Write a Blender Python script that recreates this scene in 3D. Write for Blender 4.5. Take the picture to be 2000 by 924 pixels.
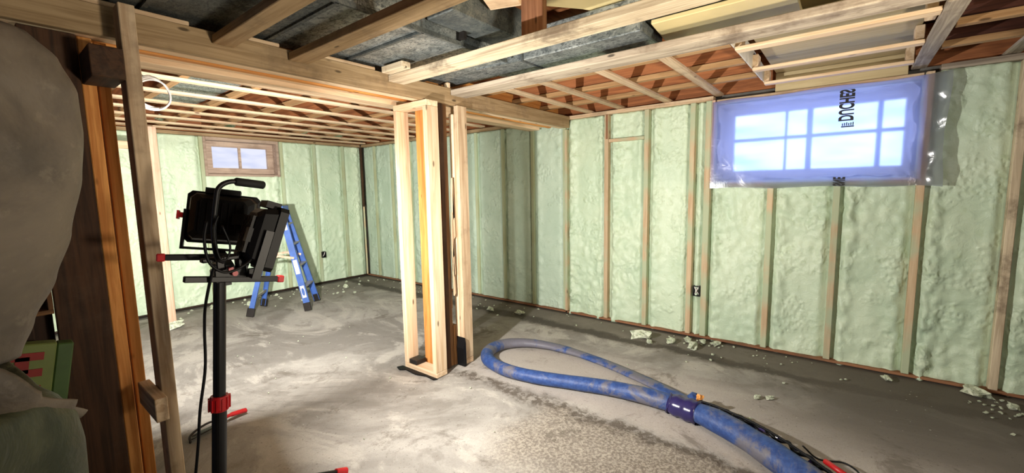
import bpy, bmesh, math, random
from mathutils import Vector, Matrix, noise, Euler
R = math.radians
random.seed(7)
for o in list(bpy.data.objects): bpy.data.objects.remove(o)
sc = bpy.context.scene
COL = sc.collection

# ------------------------------------------------------------------ camera, world, light, exposure
cd = bpy.data.cameras.new('camera'); cam = bpy.data.objects.new('camera', cd); COL.objects.link(cam)
yaw, pitch, roll = R(51.66), R(6.3), R(-1.06)
fw = Vector((math.sin(yaw)*math.cos(pitch), math.cos(yaw)*math.cos(pitch), -math.sin(pitch)))
rt = fw.cross(Vector((0, 0, 1))).normalized(); up = rt.cross(fw)
r2 = rt*math.cos(roll) + up*math.sin(roll); u2 = -rt*math.sin(roll) + up*math.cos(roll)
cam.matrix_world = Matrix(((r2.x, u2.x, -fw.x, 0), (r2.y, u2.y, -fw.y, 0), (r2.z, u2.z, -fw.z, 1.5), (0, 0, 0, 1)))
cd.sensor_width = 36; cd.lens = 830/2000*36; cd.clip_start = .05; cd.clip_end = 100
sc.camera = cam
sc.view_settings.view_transform = 'Standard'; sc.view_settings.look = 'None'
sc.view_settings.gamma = 1; sc.view_settings.use_curve_mapping = False
sc.view_settings.exposure = -0.04
w = bpy.data.worlds.new('world'); sc.world = w; w.use_nodes = True
w.node_tree.nodes['Background'].inputs[0].default_value = (.55, .68, 1, 1)
w.node_tree.nodes['Background'].inputs[1].default_value = .6

def area(name, loc, direction, size, power, color, shape='RECTANGLE', sy=None, spread=180):
    l = bpy.data.lights.new(name, 'AREA'); l.shape = shape; l.size = size
    if sy: l.size_y = sy
    l.energy = power; l.color = color; l.spread = R(spread)
    o = bpy.data.objects.new(name, l); COL.objects.link(o); o.location = loc
    o.rotation_euler = Vector(direction).to_track_quat('-Z', 'Y').to_euler()
    return o
def point(name, loc, radius, power, color):
    l = bpy.data.lights.new(name, 'POINT'); l.shadow_soft_size = radius; l.energy = power; l.color = color
    o = bpy.data.objects.new(name, l); COL.objects.link(o); o.location = loc; return o
HEAD_A = Vector((.762, 1.99, 1.318)); DIR_A = Vector((1, -.12, -.20)).normalized()
HEAD_B = Vector((.755, 2.40, 1.385)); DIR_B = Vector((.40, 1, -.14)).normalized()
P_A, P_B, P_FILL = 82, 98, 18
LAMP = (1.0, .965, .91)
area('work_lamp_beam', HEAD_A + DIR_A*.085, DIR_A, .06, P_A, LAMP, sy=.06, spread=155)
area('work_lamp_beam', HEAD_B + DIR_B*.085, DIR_B, .06, P_B, LAMP, sy=.06, spread=118)
area('fill_light_behind', (.9, -1.3, 1.9), (1, .55, -.12), .35, P_FILL, (1.0, .92, .80), sy=.35)  # added fill behind the camera, evens out the near bay
area('ceiling_bounce_fill', (1.3, -1.4, .9), (.30, 1, .52), .3, 46, (1.0, .88, .70), sy=.3, spread=105)  # added light standing in for bounce onto the ceiling boards and header
area('far_room_fill', (-.2, 4.7, 1.75), (.6, 1, -.30), .3, 22, (1.0, .95, .86), sy=.3, spread=150)  # unseen fill added to brighten the far room
point('camera_side_fill', (-.2, -.6, 1.7), .2, 1.2, (1.0, .86, .70))  # weak warm fill added beside the camera

# ------------------------------------------------------------------ materials
def lin(r, g, b):
    f = lambda c: (c/255/12.92) if c/255 <= .04045 else ((c/255+.055)/1.055)**2.4
    return (f(r), f(g), f(b), 1)
class NT:
    def __init__(s, name, rough=.7, metal=0, spec=.5):
        s.m = bpy.data.materials.new(name); s.m.use_nodes = True; s.t = s.m.node_tree; s.n = s.t.nodes
        s.b = s.n['Principled BSDF']; s.b.inputs['Roughness'].default_value = rough
        s.b.inputs['Metallic'].default_value = metal; s.b.inputs['Specular IOR Level'].default_value = spec
        s.tc = s.n.new('ShaderNodeTexCoord')
    def link(s, a, b): s.t.links.new(a, b)
    def val(s, node, i, v):
        if v is None: return
        if hasattr(v, 'is_linked') or isinstance(v, bpy.types.NodeSocket): s.link(v, node.inputs[i])
        else: node.inputs[i].default_value = v
    def map(s, scale=(1, 1, 1), loc=(0, 0, 0), rot=(0, 0, 0), src=None):
        n = s.n.new('ShaderNodeMapping'); n.inputs['Scale'].default_value = scale
        n.inputs['Location'].default_value = loc; n.inputs['Rotation'].default_value = rot
        s.link(src or s.tc.outputs['Object'], n.inputs['Vector']); return n.outputs[0]
    def noise(s, scale=5, detail=4, rough=.55, vec=None, dist=0, col=False):
        n = s.n.new('ShaderNodeTexNoise'); n.inputs['Scale'].default_value = scale; n.inputs['Detail'].default_value = detail
        n.inputs['Roughness'].default_value = rough; n.inputs['Distortion'].default_value = dist
        s.link(vec or s.tc.outputs['Object'], n.inputs['Vector']); return n.outputs[1 if col else 0]
    def vor(s, scale=5, vec=None, feat='F1'):
        n = s.n.new('ShaderNodeTexVoronoi'); n.feature = feat; n.inputs['Scale'].default_value = scale
        s.link(vec or s.tc.outputs['Object'], n.inputs['Vector']); return n.outputs[0]
    def math(s, op, a, b=None, c=None, clamp=False):
        n = s.n.new('ShaderNodeMath'); n.operation = op; n.use_clamp = clamp
        s.val(n, 0, a); s.val(n, 1, b); s.val(n, 2, c); return n.outputs[0]
    def mr(s, v, a, b, c=0, d=1, smooth=True):
        n = s.n.new('ShaderNodeMapRange'); n.interpolation_type = 'SMOOTHSTEP' if smooth else 'LINEAR'
        s.val(n, 0, v); n.inputs[1].default_value = a; n.inputs[2].default_value = b
        n.inputs[3].default_value = c; n.inputs[4].default_value = d; return n.outputs[0]
    def mix(s, f, a, b, mode='MIX'):
        n = s.n.new('ShaderNodeMix'); n.data_type = 'RGBA'; n.blend_type = mode
        s.val(n, 0, f); s.val(n, 6, a); s.val(n, 7, b); return n.outputs[2]
    def bump(s, h, strength=.3, dist=.01, prev=None):
        n = s.n.new('ShaderNodeBump'); n.inputs['Strength'].default_value = strength; n.inputs['Distance'].default_value = dist
        s.link(h, n.inputs['Height'])
        if prev: s.link(prev, n.inputs['Normal'])
        s.link(n.outputs[0], s.b.inputs['Normal']); return n.outputs[0]
    def color(s, c): s.val(s.b, 'Base Color', c)
    def xyz(s, src=None):
        n = s.n.new('ShaderNodeSeparateXYZ'); s.link(src or s.tc.outputs['Object'], n.inputs[0]); return n.outputs

def plain(name, c, rough=.6, metal=0, spec=.5, var=.12, scale=9):
    t = NT(name, rough, metal, spec)
    dark = tuple(x*(1-var*2) for x in c[:3]) + (1,)
    t.color(t.mix(t.mr(t.noise(scale, 5), .35, .7), c, dark)); return t.m

def wood(name, c, dark, axis, knots=True, green=0, dirt=0, rough=.75):
    t = NT(name, rough, 0, .3)
    oi = t.n.new('ShaderNodeObjectInfo')
    off = t.n.new('ShaderNodeVectorMath'); off.operation = 'ADD'
    cb = t.n.new('ShaderNodeCombineXYZ')
    r10 = t.math('MULTIPLY', oi.outputs['Random'], 37.0)
    for i in range(3): t.link(r10, cb.inputs[i])
    t.link(t.tc.outputs['Object'], off.inputs[0]); t.link(cb.outputs[0], off.inputs[1])
    sc_ = [22, 22, 22]; sc_[axis] = 1.1
    v = t.map(tuple(sc_), src=off.outputs[0])
    g = t.noise(1.6, 6, .62, v, .6)
    f = t.noise(7, 4, .6, v)
    col = t.mix(t.mr(g, .35, .68), c, dark)
    col = t.mix(t.math('MULTIPLY', t.mr(f, .5, .75), .35), col, dark)
    if knots:
        ks = [7, 7, 7]; ks[axis] = 2.4
        k = t.vor(1.3, t.map(tuple(ks), src=off.outputs[0]))
        col = t.mix(t.mr(k, .10, .045), col, tuple(x*.35 for x in dark[:3]) + (1,))
    if dirt:
        d = t.noise(3.2, 6, .68, off.outputs[0])
        col = t.mix(t.math('MULTIPLY', t.mr(d, .5, .68), dirt), col, lin(92, 74, 58))
    if green:
        d = t.noise(2.3, 3, .5, off.outputs[0])
        col = t.mix(t.math('MULTIPLY', t.mr(d, .40, .58), green), col, lin(178, 190, 158))
    hue = t.mr(oi.outputs['Random'], 0, 1, .86, 1.08, False)
    hs = t.n.new('ShaderNodeHueSaturation'); t.link(col, hs.inputs['Color']); t.link(hue, hs.inputs['Value'])
    t.color(hs.outputs[0]); t.bump(g, .25, .004); return t.m
TONES = {
 'fresh': (lin(232, 208, 176), lin(208, 176, 140), dict()),
 'pale': (lin(214, 190, 158), lin(180, 150, 118), dict(dirt=.35)),
 'orange': (lin(222, 158, 88), lin(186, 118, 58), dict()),  # lamp glow on the post and opening studs put into the wood colour
 'dirty': (lin(222, 206, 176), lin(178, 158, 130), dict(dirt=.7)),
 'grey': (lin(186, 172, 152), lin(138, 124, 108), dict(dirt=.7)),
 'beam': (lin(176, 150, 114), lin(146, 120, 86), dict(dirt=.4)),
 'brown': (lin(76, 50, 31), lin(46, 30, 19), dict(dirt=.3)),
 'dark': (lin(58, 38, 26), lin(34, 22, 15), dict()),
 'old': (lin(138, 98, 58), lin(88, 58, 34), dict(dirt=.6)),
 'stud': (lin(208, 184, 150), lin(188, 160, 126), dict(green=.95)),
 'studback': (lin(178, 184, 148), lin(166, 170, 134), dict(green=.95, knots=False)),
 'pink': (lin(222, 190, 165), lin(196, 158, 132), dict(dirt=.2)),
 'web': (lin(172, 108, 66), lin(132, 80, 48), dict(knots=False)),
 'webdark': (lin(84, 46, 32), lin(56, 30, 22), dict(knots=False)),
 'flange': (lin(184, 146, 102), lin(154, 116, 76), dict()),
 'red': (lin(150, 106, 76), lin(120, 78, 54), dict(dirt=.5)),
}
_wm = {}
def W(tone, axis):
    k = (tone, axis)
    if k not in _wm:
        c, d, kw = TONES[tone]; _wm[k] = wood('wood_%s_%s' % (tone, 'xyz'[axis]), c, d, axis, **kw)
    return _wm[k]

def foam_mat(name, c1, c2, c3):
    t = NT(name, .42, 0, .5)
    n1 = t.noise(2.2, 5, .6); n2 = t.noise(14, 5, .62, dist=.4)
    col = t.mix(t.mr(n1, .36, .66), c1, c2)
    col = t.mix(t.math('MULTIPLY', t.mr(n2, .55, .72), .5), col, c3)
    t.color(col)
    b = t.bump(t.noise(20, 5, .66, dist=1.1), .42, .014)
    v = t.vor(34, t.map((1, 1, .8)), 'SMOOTH_F1')
    m = t.mr(t.noise(3.5, 3), .5, .62)
    t.bump(t.math('MULTIPLY', v, m), .8, .016, b)
    return t.m
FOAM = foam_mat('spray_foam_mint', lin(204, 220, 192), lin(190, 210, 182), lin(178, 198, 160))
FOAM2 = foam_mat('spray_foam_shaded_mint', lin(190, 208, 188), lin(178, 198, 178), lin(164, 184, 158))  # far right wall: shade from one blocked lamp put into the foam colour
FOAMC = foam_mat('foam_crumb', lin(226, 232, 208), lin(208, 218, 188), lin(190, 200, 160))

def floor_mat():
    t = NT('concrete_slab', .86, 0, .25)
    o = t.xyz(); X, Y = o[0], o[1]
    wv = t.noise(2.1, 5, .6, dist=.3); wf = t.noise(9, 5, .65)
    wx = t.math('ADD', X, t.math('MULTIPLY_ADD', wv, .36, -.18)); wx = t.math('ADD', wx, t.math('MULTIPLY_ADD', wf, .14, -.07))
    wy = t.math('ADD', Y, t.math('MULTIPLY_ADD', wv, .5, -.25)); wy = t.math('ADD', wy, t.math('MULTIPLY_ADD', wf, .14, -.07))
    big = t.noise(.75, 6, .62, dist=1.4)
    sw = t.noise(1.2, 6, .66, t.map((1.0, .55, 1), rot=(0, 0, R(35))), 2.2)
    fine = t.noise(60, 4, .7); gr = t.noise(150, 3, .7)
    col = t.mix(t.mr(big, .36, .62), lin(172, 168, 161), lin(134, 130, 124))
    col = t.mix(t.math('MULTIPLY', t.mr(sw, .50, .60), .75), col, lin(190, 185, 176))
    col = t.mix(t.math('MULTIPLY', t.mr(sw, .46, .38), .55), col, lin(122, 117, 110))
    # smooth pale skim right of the crack
    sk = t.math('MULTIPLY', t.mr(wx, 2.42, 2.52), t.mr(wx, 3.55, 3.2)); sk = t.math('MULTIPLY', sk, t.mr(wy, 3.0, 2.5))
    col = t.mix(t.math('MULTIPLY', sk, .8), col, lin(182, 174, 166))
    # gravelly patch in the middle
    gv = t.math('MULTIPLY', t.mr(wx, 2.42, 2.34), t.mr(wx, 1.45, 1.9)); gv = t.math('MULTIPLY', gv, t.mr(wy, 1.75, 1.45))
    col = t.mix(t.math('MULTIPLY', gv, .75), col, t.mix(t.mr(fine, .4, .62), lin(112, 100, 88), lin(182, 172, 156)))
    # far dark damp area before the back wall and along the wall
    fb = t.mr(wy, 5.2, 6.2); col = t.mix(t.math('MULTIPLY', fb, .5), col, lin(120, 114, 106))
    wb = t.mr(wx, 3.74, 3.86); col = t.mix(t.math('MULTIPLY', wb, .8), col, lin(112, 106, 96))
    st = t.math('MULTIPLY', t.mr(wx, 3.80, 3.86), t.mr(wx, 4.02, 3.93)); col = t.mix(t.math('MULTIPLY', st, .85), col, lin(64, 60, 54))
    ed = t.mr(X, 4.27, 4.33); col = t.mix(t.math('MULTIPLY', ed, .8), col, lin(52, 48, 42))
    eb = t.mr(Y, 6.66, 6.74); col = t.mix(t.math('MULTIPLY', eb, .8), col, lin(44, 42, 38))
    nr = t.math('MULTIPLY', t.mr(wy, .8, -.2), t.mr(wx, 2.7, 3.3)); col = t.mix(t.math('MULTIPLY', nr, .8), col, lin(96, 90, 82))  # near right corner: light falloff painted as darker concrete
    # crack / trowelled seam
    d = t.math('ABSOLUTE', t.math('SUBTRACT', wx, 2.385))
    cr = t.math('MULTIPLY', t.mr(d, .085, .02), t.mr(wy, 2.7, 2.4)); crn = t.mr(t.noise(13, 4, .7), .42, .55)
    cr = t.math('MULTIPLY', cr, t.mr(crn, 0, 1, .35, 1))
    col = t.mix(t.math('MULTIPLY', cr, .85), col, lin(86, 76, 66))
    # dark damp blotches, white specks
    bl = t.mr(t.noise(2.2, 7, .74, dist=.5), .55, .66); col = t.mix(t.math('MULTIPLY', bl, .6), col, lin(92, 84, 74))
    sp = t.mr(t.noise(70, 2, .5), .66, .72); col = t.mix(t.math('MULTIPLY', sp, .5), col, lin(78, 70, 62))
    col = t.mix(t.math('MULTIPLY', t.mr(gr, .3, .7), .25), col, lin(120, 112, 102))
    ws = t.mr(t.vor(16), .09, .04); ws = t.math('MULTIPLY', ws, t.mr(t.noise(1.7, 3), .5, .62)); col = t.mix(t.math('MULTIPLY', ws, .8), col, lin(214, 214, 200))
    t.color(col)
    h = t.math('ADD', t.math('MULTIPLY', fine, .5), t.math('MULTIPLY', gr, .35))
    h = t.math('MULTIPLY', h, t.math('ADD', .25, t.math('ADD', gv, cr)))
    h = t.math('SUBTRACT', h, t.math('MULTIPLY', cr, .8))
    t.bump(h, .55, .02); return t.m
def metal_mat(name, c1, c2, rough=.38):
    t = NT(name, rough, .5, .5)
    v = t.noise(7, 6, .72, dist=1.0); f = t.noise(46, 5, .7, t.map((1, .5, 1), rot=(0, 0, R(30))), 1.5)
    col = t.mix(t.mr(v, .35, .65), c1, c2); col = t.mix(t.math('MULTIPLY', t.mr(f, .48, .60), .75), col, lin(62, 68, 70)); t.color(col)
    t.val(t.b, 'Roughness', t.mr(f, .35, .65, rough-.08, rough+.22)); t.bump(v, .25, .02); return t.m
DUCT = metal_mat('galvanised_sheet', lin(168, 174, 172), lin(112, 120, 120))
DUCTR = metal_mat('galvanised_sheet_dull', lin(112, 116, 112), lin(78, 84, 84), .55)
BLACK = plain('black_plastic', lin(14, 14, 16), .5, 0, .25)
BLACKM = plain('black_painted_steel', lin(18, 18, 20), .45, 0, .35)
GRIP = plain('grip_rubber', lin(14, 14, 15), .75)
RED = plain('red_plastic', lin(196, 28, 34), .4)
BLUE = plain('blue_fibreglass', lin(64, 100, 172), .45)
ALU = plain('worn_aluminium', lin(172, 168, 160), .4, .6)
LABELW = plain('white_sticker', lin(214, 216, 216), .6)
TAPE = plain('dark_violet_tape', lin(46, 40, 92), .22)
WHITEC = plain('white_cable_sheath', lin(226, 220, 214), .5)
DARKST = plain('dark_steel', lin(54, 50, 48), .4, .6)
YEL = plain('yellow_facing_sheet', lin(208, 192, 142), .6, var=.08, scale=3)
PAPERW = plain('torn_white_paper', lin(222, 216, 204), .8)
CARD = plain('dark_cardboard', lin(46, 32, 26), .8)
FIBER = plain('grey_insulation_wool', lin(206, 198, 196), .95, var=.22, scale=14)
PLYB = wood('ply_beige', lin(206, 190, 150), lin(190, 172, 132), 1, knots=False)
OSB = wood('subfloor_osb', lin(150, 96, 58), lin(116, 72, 42), 0, knots=False)
PLYP = wood('ply_pink', lin(190, 168, 150), lin(158, 136, 120), 0, knots=False, dirt=.3)
BLK = plain('printed_black_ink', lin(18, 16, 20), .6)

def hose_mat():
    t = NT('blue_hose_sheath', .5, 0, .4)
    n = t.noise(4.2, 6, .68, dist=.6); f = t.noise(30, 4, .7)
    o = t.xyz()
    col = t.mix(t.mr(f, .35, .7), lin(38, 62, 116), lin(54, 82, 138))
    dust = t.math('ADD', n, t.math('MULTIPLY', f, .12))
    far = t.mr(o[0], 2.85, 3.05, 0, .10)
    dust = t.math('ADD', dust, far)
    col = t.mix(t.math('MULTIPLY', t.mr(dust, .55, .68), .75), col, lin(112, 106, 102)); t.color(col)
    t.bump(n, .5, .02, t.bump(f, .2, .004)); return t.m
HOSE = hose_mat()
def sheet_mat():
    t = NT('dusty_grey_sheeting', .55, 0, .4)
    n = t.noise(2.3, 6, .68, dist=.5); f = t.noise(20, 5, .7)
    col = t.mix(t.mr(n, .35, .65), lin(118, 108, 94), lin(82, 75, 66)); col = t.mix(t.math('MULTIPLY', t.mr(f, .55, .72), .4), col, lin(140, 130, 114)); t.color(col)
    t.bump(f, .25, .01, t.bump(n, .4, .03)); return t.m
SHEET = sheet_mat()
def greensheet_mat():
    t = NT('dusty_green_grey_sheeting', .5, 0, .4)
    n = t.noise(3.0, 6, .68, dist=.8)
    col = t.mix(t.mr(n, .38, .62), lin(92, 96, 72), lin(56, 62, 44)); t.color(col)
    t.bump(n, .5, .03); return t.m
GSHEET = greensheet_mat()
def poly_mat():     # milky polythene: clear film with some haze and gloss
    m = bpy.data.materials.new('milky_polythene'); m.use_nodes = True; t = m.node_tree; n = t.nodes; n.clear()
    out = n.new('ShaderNodeOutputMaterial'); tr = n.new('ShaderNodeBsdfTransparent'); tr.inputs[0].default_value = (.95, .96, 1, 1)
    rf = n.new('ShaderNodeBsdfRefraction'); rf.inputs['IOR'].default_value = 1.12; rf.inputs['Roughness'].default_value = .55; rf.inputs[0].default_value = (.96, .97, 1, 1)
    tl = n.new('ShaderNodeBsdfTranslucent'); tl.inputs[0].default_value = lin(206, 212, 250)  # blue of the window glow put into the film tint
    gl = n.new('ShaderNodeBsdfGlossy'); gl.inputs['Roughness'].default_value = .18
    df = n.new('ShaderNodeBsdfDiffuse'); df.inputs[0].default_value = lin(206, 208, 210)
    tc = n.new('ShaderNodeTexCoord'); nz = n.new('ShaderNodeTexNoise'); nz.inputs['Scale'].default_value = 5; nz.inputs['Detail'].default_value = 5; nz.inputs['Distortion'].default_value = 1.2
    t.links.new(tc.outputs['Object'], nz.inputs['Vector']); bp = n.new('ShaderNodeBump'); bp.inputs['Strength'].default_value = .18; bp.inputs['Distance'].default_value = .03
    t.links.new(nz.outputs[0], bp.inputs['Height']); t.links.new(bp.outputs[0], gl.inputs['Normal'])
    def mx(f, a, b):
        k = n.new('ShaderNodeMixShader'); k.inputs[0].default_value = f; t.links.new(a.outputs[0], k.inputs[1]); t.links.new(b.outputs[0], k.inputs[2]); return k
    s = mx(.14, rf, tr); s = mx(.54, s, tl); s = mx(.05, s, df); s = mx(.035, s, gl)
    t.links.new(s.outputs[0], out.inputs[0]); return m
POLY = poly_mat()
def day_mat(name, c1, c2, strength):
    m = bpy.data.materials.new(name); m.use_nodes = True; t = m.node_tree; n = t.nodes; n.clear()
    out = n.new('ShaderNodeOutputMaterial'); e = n.new('ShaderNodeEmission'); e.inputs[1].default_value = strength
    tc = n.new('ShaderNodeTexCoord'); nz = n.new('ShaderNodeTexNoise'); nz.inputs['Scale'].default_value = 2.2; nz.inputs['Detail'].default_value = 2
    mp = n.new('ShaderNodeMapping'); mp.inputs['Scale'].default_value = (1, .8, 3.2)
    cr = n.new('ShaderNodeValToRGB'); cr.color_ramp.elements[0].position = .25; cr.color_ramp.elements[1].position = .6
    cr.color_ramp.elements[0].color = c1; cr.color_ramp.elements[1].color = c2
    t.links.new(tc.outputs['Object'], mp.inputs[0]); t.links.new(mp.outputs[0], nz.inputs['Vector']); t.links.new(nz.outputs[0], cr.inputs[0]); t.links.new(cr.outputs[0], e.inputs[0])
    t.links.new(e.outputs[0], out.inputs[0]); return m
DAY = day_mat('daylight_window_glass', (.20, .36, 1.0, 1), (.46, .60, 1.0, 1), 4.2)
DAY2 = day_mat('dim_daylight_window_glass', (.42, .48, .72, 1), (.66, .68, .80, 1), 1.3)
def emis(name, c, s):
    m = bpy.data.materials.new(name); m.use_nodes = True; b = m.node_tree.nodes['Principled BSDF']
    b.inputs['Emission Color'].default_value = c; b.inputs['Emission Strength'].default_value = s; b.inputs['Base Color'].default_value = c; return m
LENS = emis('lit_lamp_glass', (1, .93, .82, 1), 12)
BLUEFR = plain('blue_glow_vinyl', lin(150, 185, 245), .5)  # blue glow scattered over the muntins, painted as their colour

# ------------------------------------------------------------------ mesh helpers
def mesh_obj(name, verts, faces, mat, parent=None, smooth=False, loc=None, mats=None, midx=None):
    me = bpy.data.meshes.new(name); me.from_pydata([tuple(v) for v in verts], [], faces); me.update()
    for m in (mats or [mat]): me.materials.append(m)
    if midx:
        for p, i in zip(me.polygons, midx): p.material_index = i
    if smooth:
        for p in me.polygons: p.use_smooth = True
    o = bpy.data.objects.new(name, me); COL.objects.link(o)
    if parent is not None: o.parent = parent
    if loc is not None: o.location = loc
    return o
def meta(o, label=None, cat=None, group=None, kind=None):
    if label: o['label'] = label
    if cat: o['category'] = cat
    if group: o['group'] = group
    if kind: o['kind'] = kind
    return o
def empty(name, loc, label, cat, group=None, rot=(0, 0, 0)):
    o = bpy.data.objects.new(name, None); COL.objects.link(o); o.location = loc; o.rotation_euler = rot; o.empty_display_size = .1
    return meta(o, label, cat, group)
class MB:
    def __init__(s): s.v = []; s.f = []
    def add(s, vs, fs):
        k = len(s.v); s.v += [Vector(v) for v in vs]; s.f += [tuple(i+k for i in f) for f in fs]; return s
    def box(s, x, y, z, M=None):
        vs = [Vector((a, b, c)) for a in x for b in y for c in z]
        if M: vs = [M @ v for v in vs]
        return s.add(vs, [(0, 1, 3, 2), (4, 6, 7, 5), (0, 4, 5, 1), (2, 3, 7, 6), (0, 2, 6, 4), (1, 5, 7, 3)])
    def prism(s, poly, axis, a, b):   # polygon in the two other axes
        def P(p, c):
            l = list(p); l.insert(axis, c); return Vector(l)
        n = len(poly); vs = [P(p, a) for p in poly] + [P(p, b) for p in poly]
        return s.add(vs, [tuple(range(n))[::-1], tuple(range(n, 2*n))] + [(i, (i+1) % n, n+(i+1) % n, n+i) for i in range(n)])
    def bar(s, p, q, wd, ht, upv=(0, 0, 1)):
        p, q = Vector(p), Vector(q); d = (q-p); L = d.length; d.normalize()
        side = d.cross(Vector(upv)).normalized(); u = side.cross(d)
        M = Matrix(((d.x, side.x, u.x, p.x), (d.y, side.y, u.y, p.y), (d.z, side.z, u.z, p.z), (0, 0, 0, 1)))
        return s.box((0, L), (-wd/2, wd/2), (-ht/2, ht/2), M)
    def tube(s, pts, rad, seg=10, closed=False, caps=True, flat=None, upv=Vector((0, 0, 1))):
        pts = [Vector(p) for p in pts]; n = len(pts); k = len(s.v)
        side = None
        for i, p in enumerate(pts):
            if closed: d = pts[(i+1) % n]-pts[i-1]
            else: d = pts[min(i+1, n-1)]-pts[max(i-1, 0)]
            d.normalize()
            if side is None:
                side = d.cross(upv)
                if side.length < 1e-3: side = d.cross(Vector((1, 0, 0)))
            side = side - d*side.dot(d); side.normalize(); u = side.cross(d)
            r = rad[i] if hasattr(rad, '__len__') else rad
            fl = flat[i] if hasattr(flat, '__len__') else (flat or 1)
            for j in range(seg):
                a = 2*math.pi*j/seg; s.v.append(p + side*(math.cos(a)*r) + u*(math.sin(a)*r*fl))
        for i in range(n if closed else n-1):
            for j in range(seg):
                a = k+i*seg+j; b = k+i*seg+(j+1) % seg; c = k+((i+1) % n)*seg
                s.f.append((a, b, c+(j+1) % seg, c+j))
        if caps and not closed:
            s.f.append(tuple(range(k, k+seg))[::-1]); s.f.append(tuple(range(k+(n-1)*seg, k+n*seg)))
        return s
    def build(s, name, mat, parent=None, smooth=False, bevel=0, loc=None, seg=1):
        o = mesh_obj(name, s.v, s.f, mat, parent, smooth, loc)
        if bevel:
            b = o.modifiers.new('bevel', 'BEVEL'); b.width = bevel; b.segments = seg; b.limit_method = 'ANGLE'
        return o
def spline(ctrl, n=12, closed=False):
    c = [Vector(p) for p in ctrl]; out = []; m = len(c)
    rng = range(m if closed else m-1)
    for i in rng:
        p0 = c[(i-1) % m] if closed or i > 0 else c[0]*2-c[1]; p1 = c[i]; p2 = c[(i+1) % m]; p3 = c[(i+2) % m] if closed or i+2 < m else c[-1]*2-c[-2]
        for k in range(n):
            t = k/n; out.append(.5*((2*p1)+(-p0+p2)*t+(2*p0-5*p1+4*p2-p3)*t*t+(-p0+3*p1-3*p2+p3)*t**3))
    if not closed: out.append(c[-1])
    return out
def board(name, x, y, z, tone, label=None, cat=None, group=None, parent=None, mat=None, bevel=.003, rot=None, kind=None):
    c = Vector(((x[0]+x[1])/2, (y[0]+y[1])/2, (z[0]+z[1])/2)); h = Vector((abs(x[1]-x[0])/2, abs(y[1]-y[0])/2, abs(z[1]-z[0])/2))
    ax = max(range(3), key=lambda i: h[i])
    mb = MB().box((-h.x, h.x), (-h.y, h.y), (-h.z, h.z))
    o = mb.build(name, mat or W(tone, ax), parent, bevel=bevel)
    o.location = c if parent is None else c - parent.location
    if rot: o.rotation_euler = rot
    return meta(o, label, cat, group, kind)

# ------------------------------------------------------------------ structure
FX0, FX1, FY0, FY1 = -1.7, 4.75, -2.7, 7.2
XW, YW, H = 4.37, 6.84, 2.32
def floor_mesh():
    nx, ny = 130, 200; vs = []; fs = []
    for j in range(ny+1):
        for i in range(nx+1):
            x = FX0+(FX1-FX0)*i/nx; y = FY0+(FY1-FY0)*j/ny
            z = .004*(noise.noise(Vector((x*1.1, y*1.1, 0)))-.5)-.002
            vs.append((x, y, z))
    for j in range(ny):
        for i in range(nx):
            a = j*(nx+1)+i; fs.append((a, a+1, a+nx+2, a+nx+1))
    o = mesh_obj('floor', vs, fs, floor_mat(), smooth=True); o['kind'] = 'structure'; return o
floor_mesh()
meta(MB().box((FX0, FX1), (FY0, FY1), (2.66, 2.72)).build('ceiling', OSB), kind='structure')
CONC = plain('foundation_concrete', lin(120, 116, 108), .9)
PART = W('brown', 2)
meta(MB().box((FX0-.1, FX0), (FY0, 2.80), (0, 2.66)).build('wall_left', PART), kind='structure')
meta(MB().box((FX0, FX1), (FY0-.1, FY0), (0, 2.66)).build('wall_behind', PART), kind='structure')
meta(MB().box((-.45, -.35), (2.90, FY1), (0, 2.66)).build('wall_far_left', PART), kind='structure')

WIN = (-.38, 1.005, 1.54, 2.25)        # big window y0 y1 z0 z1
SWIN = (2.00, 2.975, 1.755, 2.30)      # small window x0 x1 z0 z1
STUDS = [2.100, 1.655, 1.205, 1.062, .540, .075, -.415, -.875, -1.37, -1.86, -2.35]
FSTUD = [2.655, 3.12, 3.60, 4.08, 4.56, 5.04, 5.52, 6.0, 6.48]
def foam_h(u, z, edges, seed, amp, hz):
    # bulge height of the foam at wall coordinate u; edges are stud centres
    d = min(abs(u-e) for e in edges); side = min(edges, key=lambda e: abs(u-e)); left = u > side
    k = min(1, max(0, (d-.028)/.05)); k = k*k*(3-2*k)
    p = Vector((u, z*.9, seed))
    lo = noise.noise(p*1.6); mid = noise.noise(Vector((u*5, z*2.2, seed+3)))
    rough = max(0, noise.noise(Vector((u*1.3, z*.8, seed+9)))*1.6+.35)
    e2 = math.exp(-((d-.085)/.05)**2) if not left else .35*math.exp(-((d-.075)/.035)**2)
    hi = noise.fractal(Vector((u*17, z*13, seed)), 1.0, 2.0, 4)
    rid = 1-abs(noise.noise(Vector((u*24, z*11, seed+5))))*2
    h = .022+.020*lo+.014*mid+.020*e2*(.6+rid*.8)+.020*hi*(rough+e2*.9)+.010*max(0, rid-.55)*rough
    h += .012*math.exp(-(z/.12)**2)
    return max(.0, k*h*amp)
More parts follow.
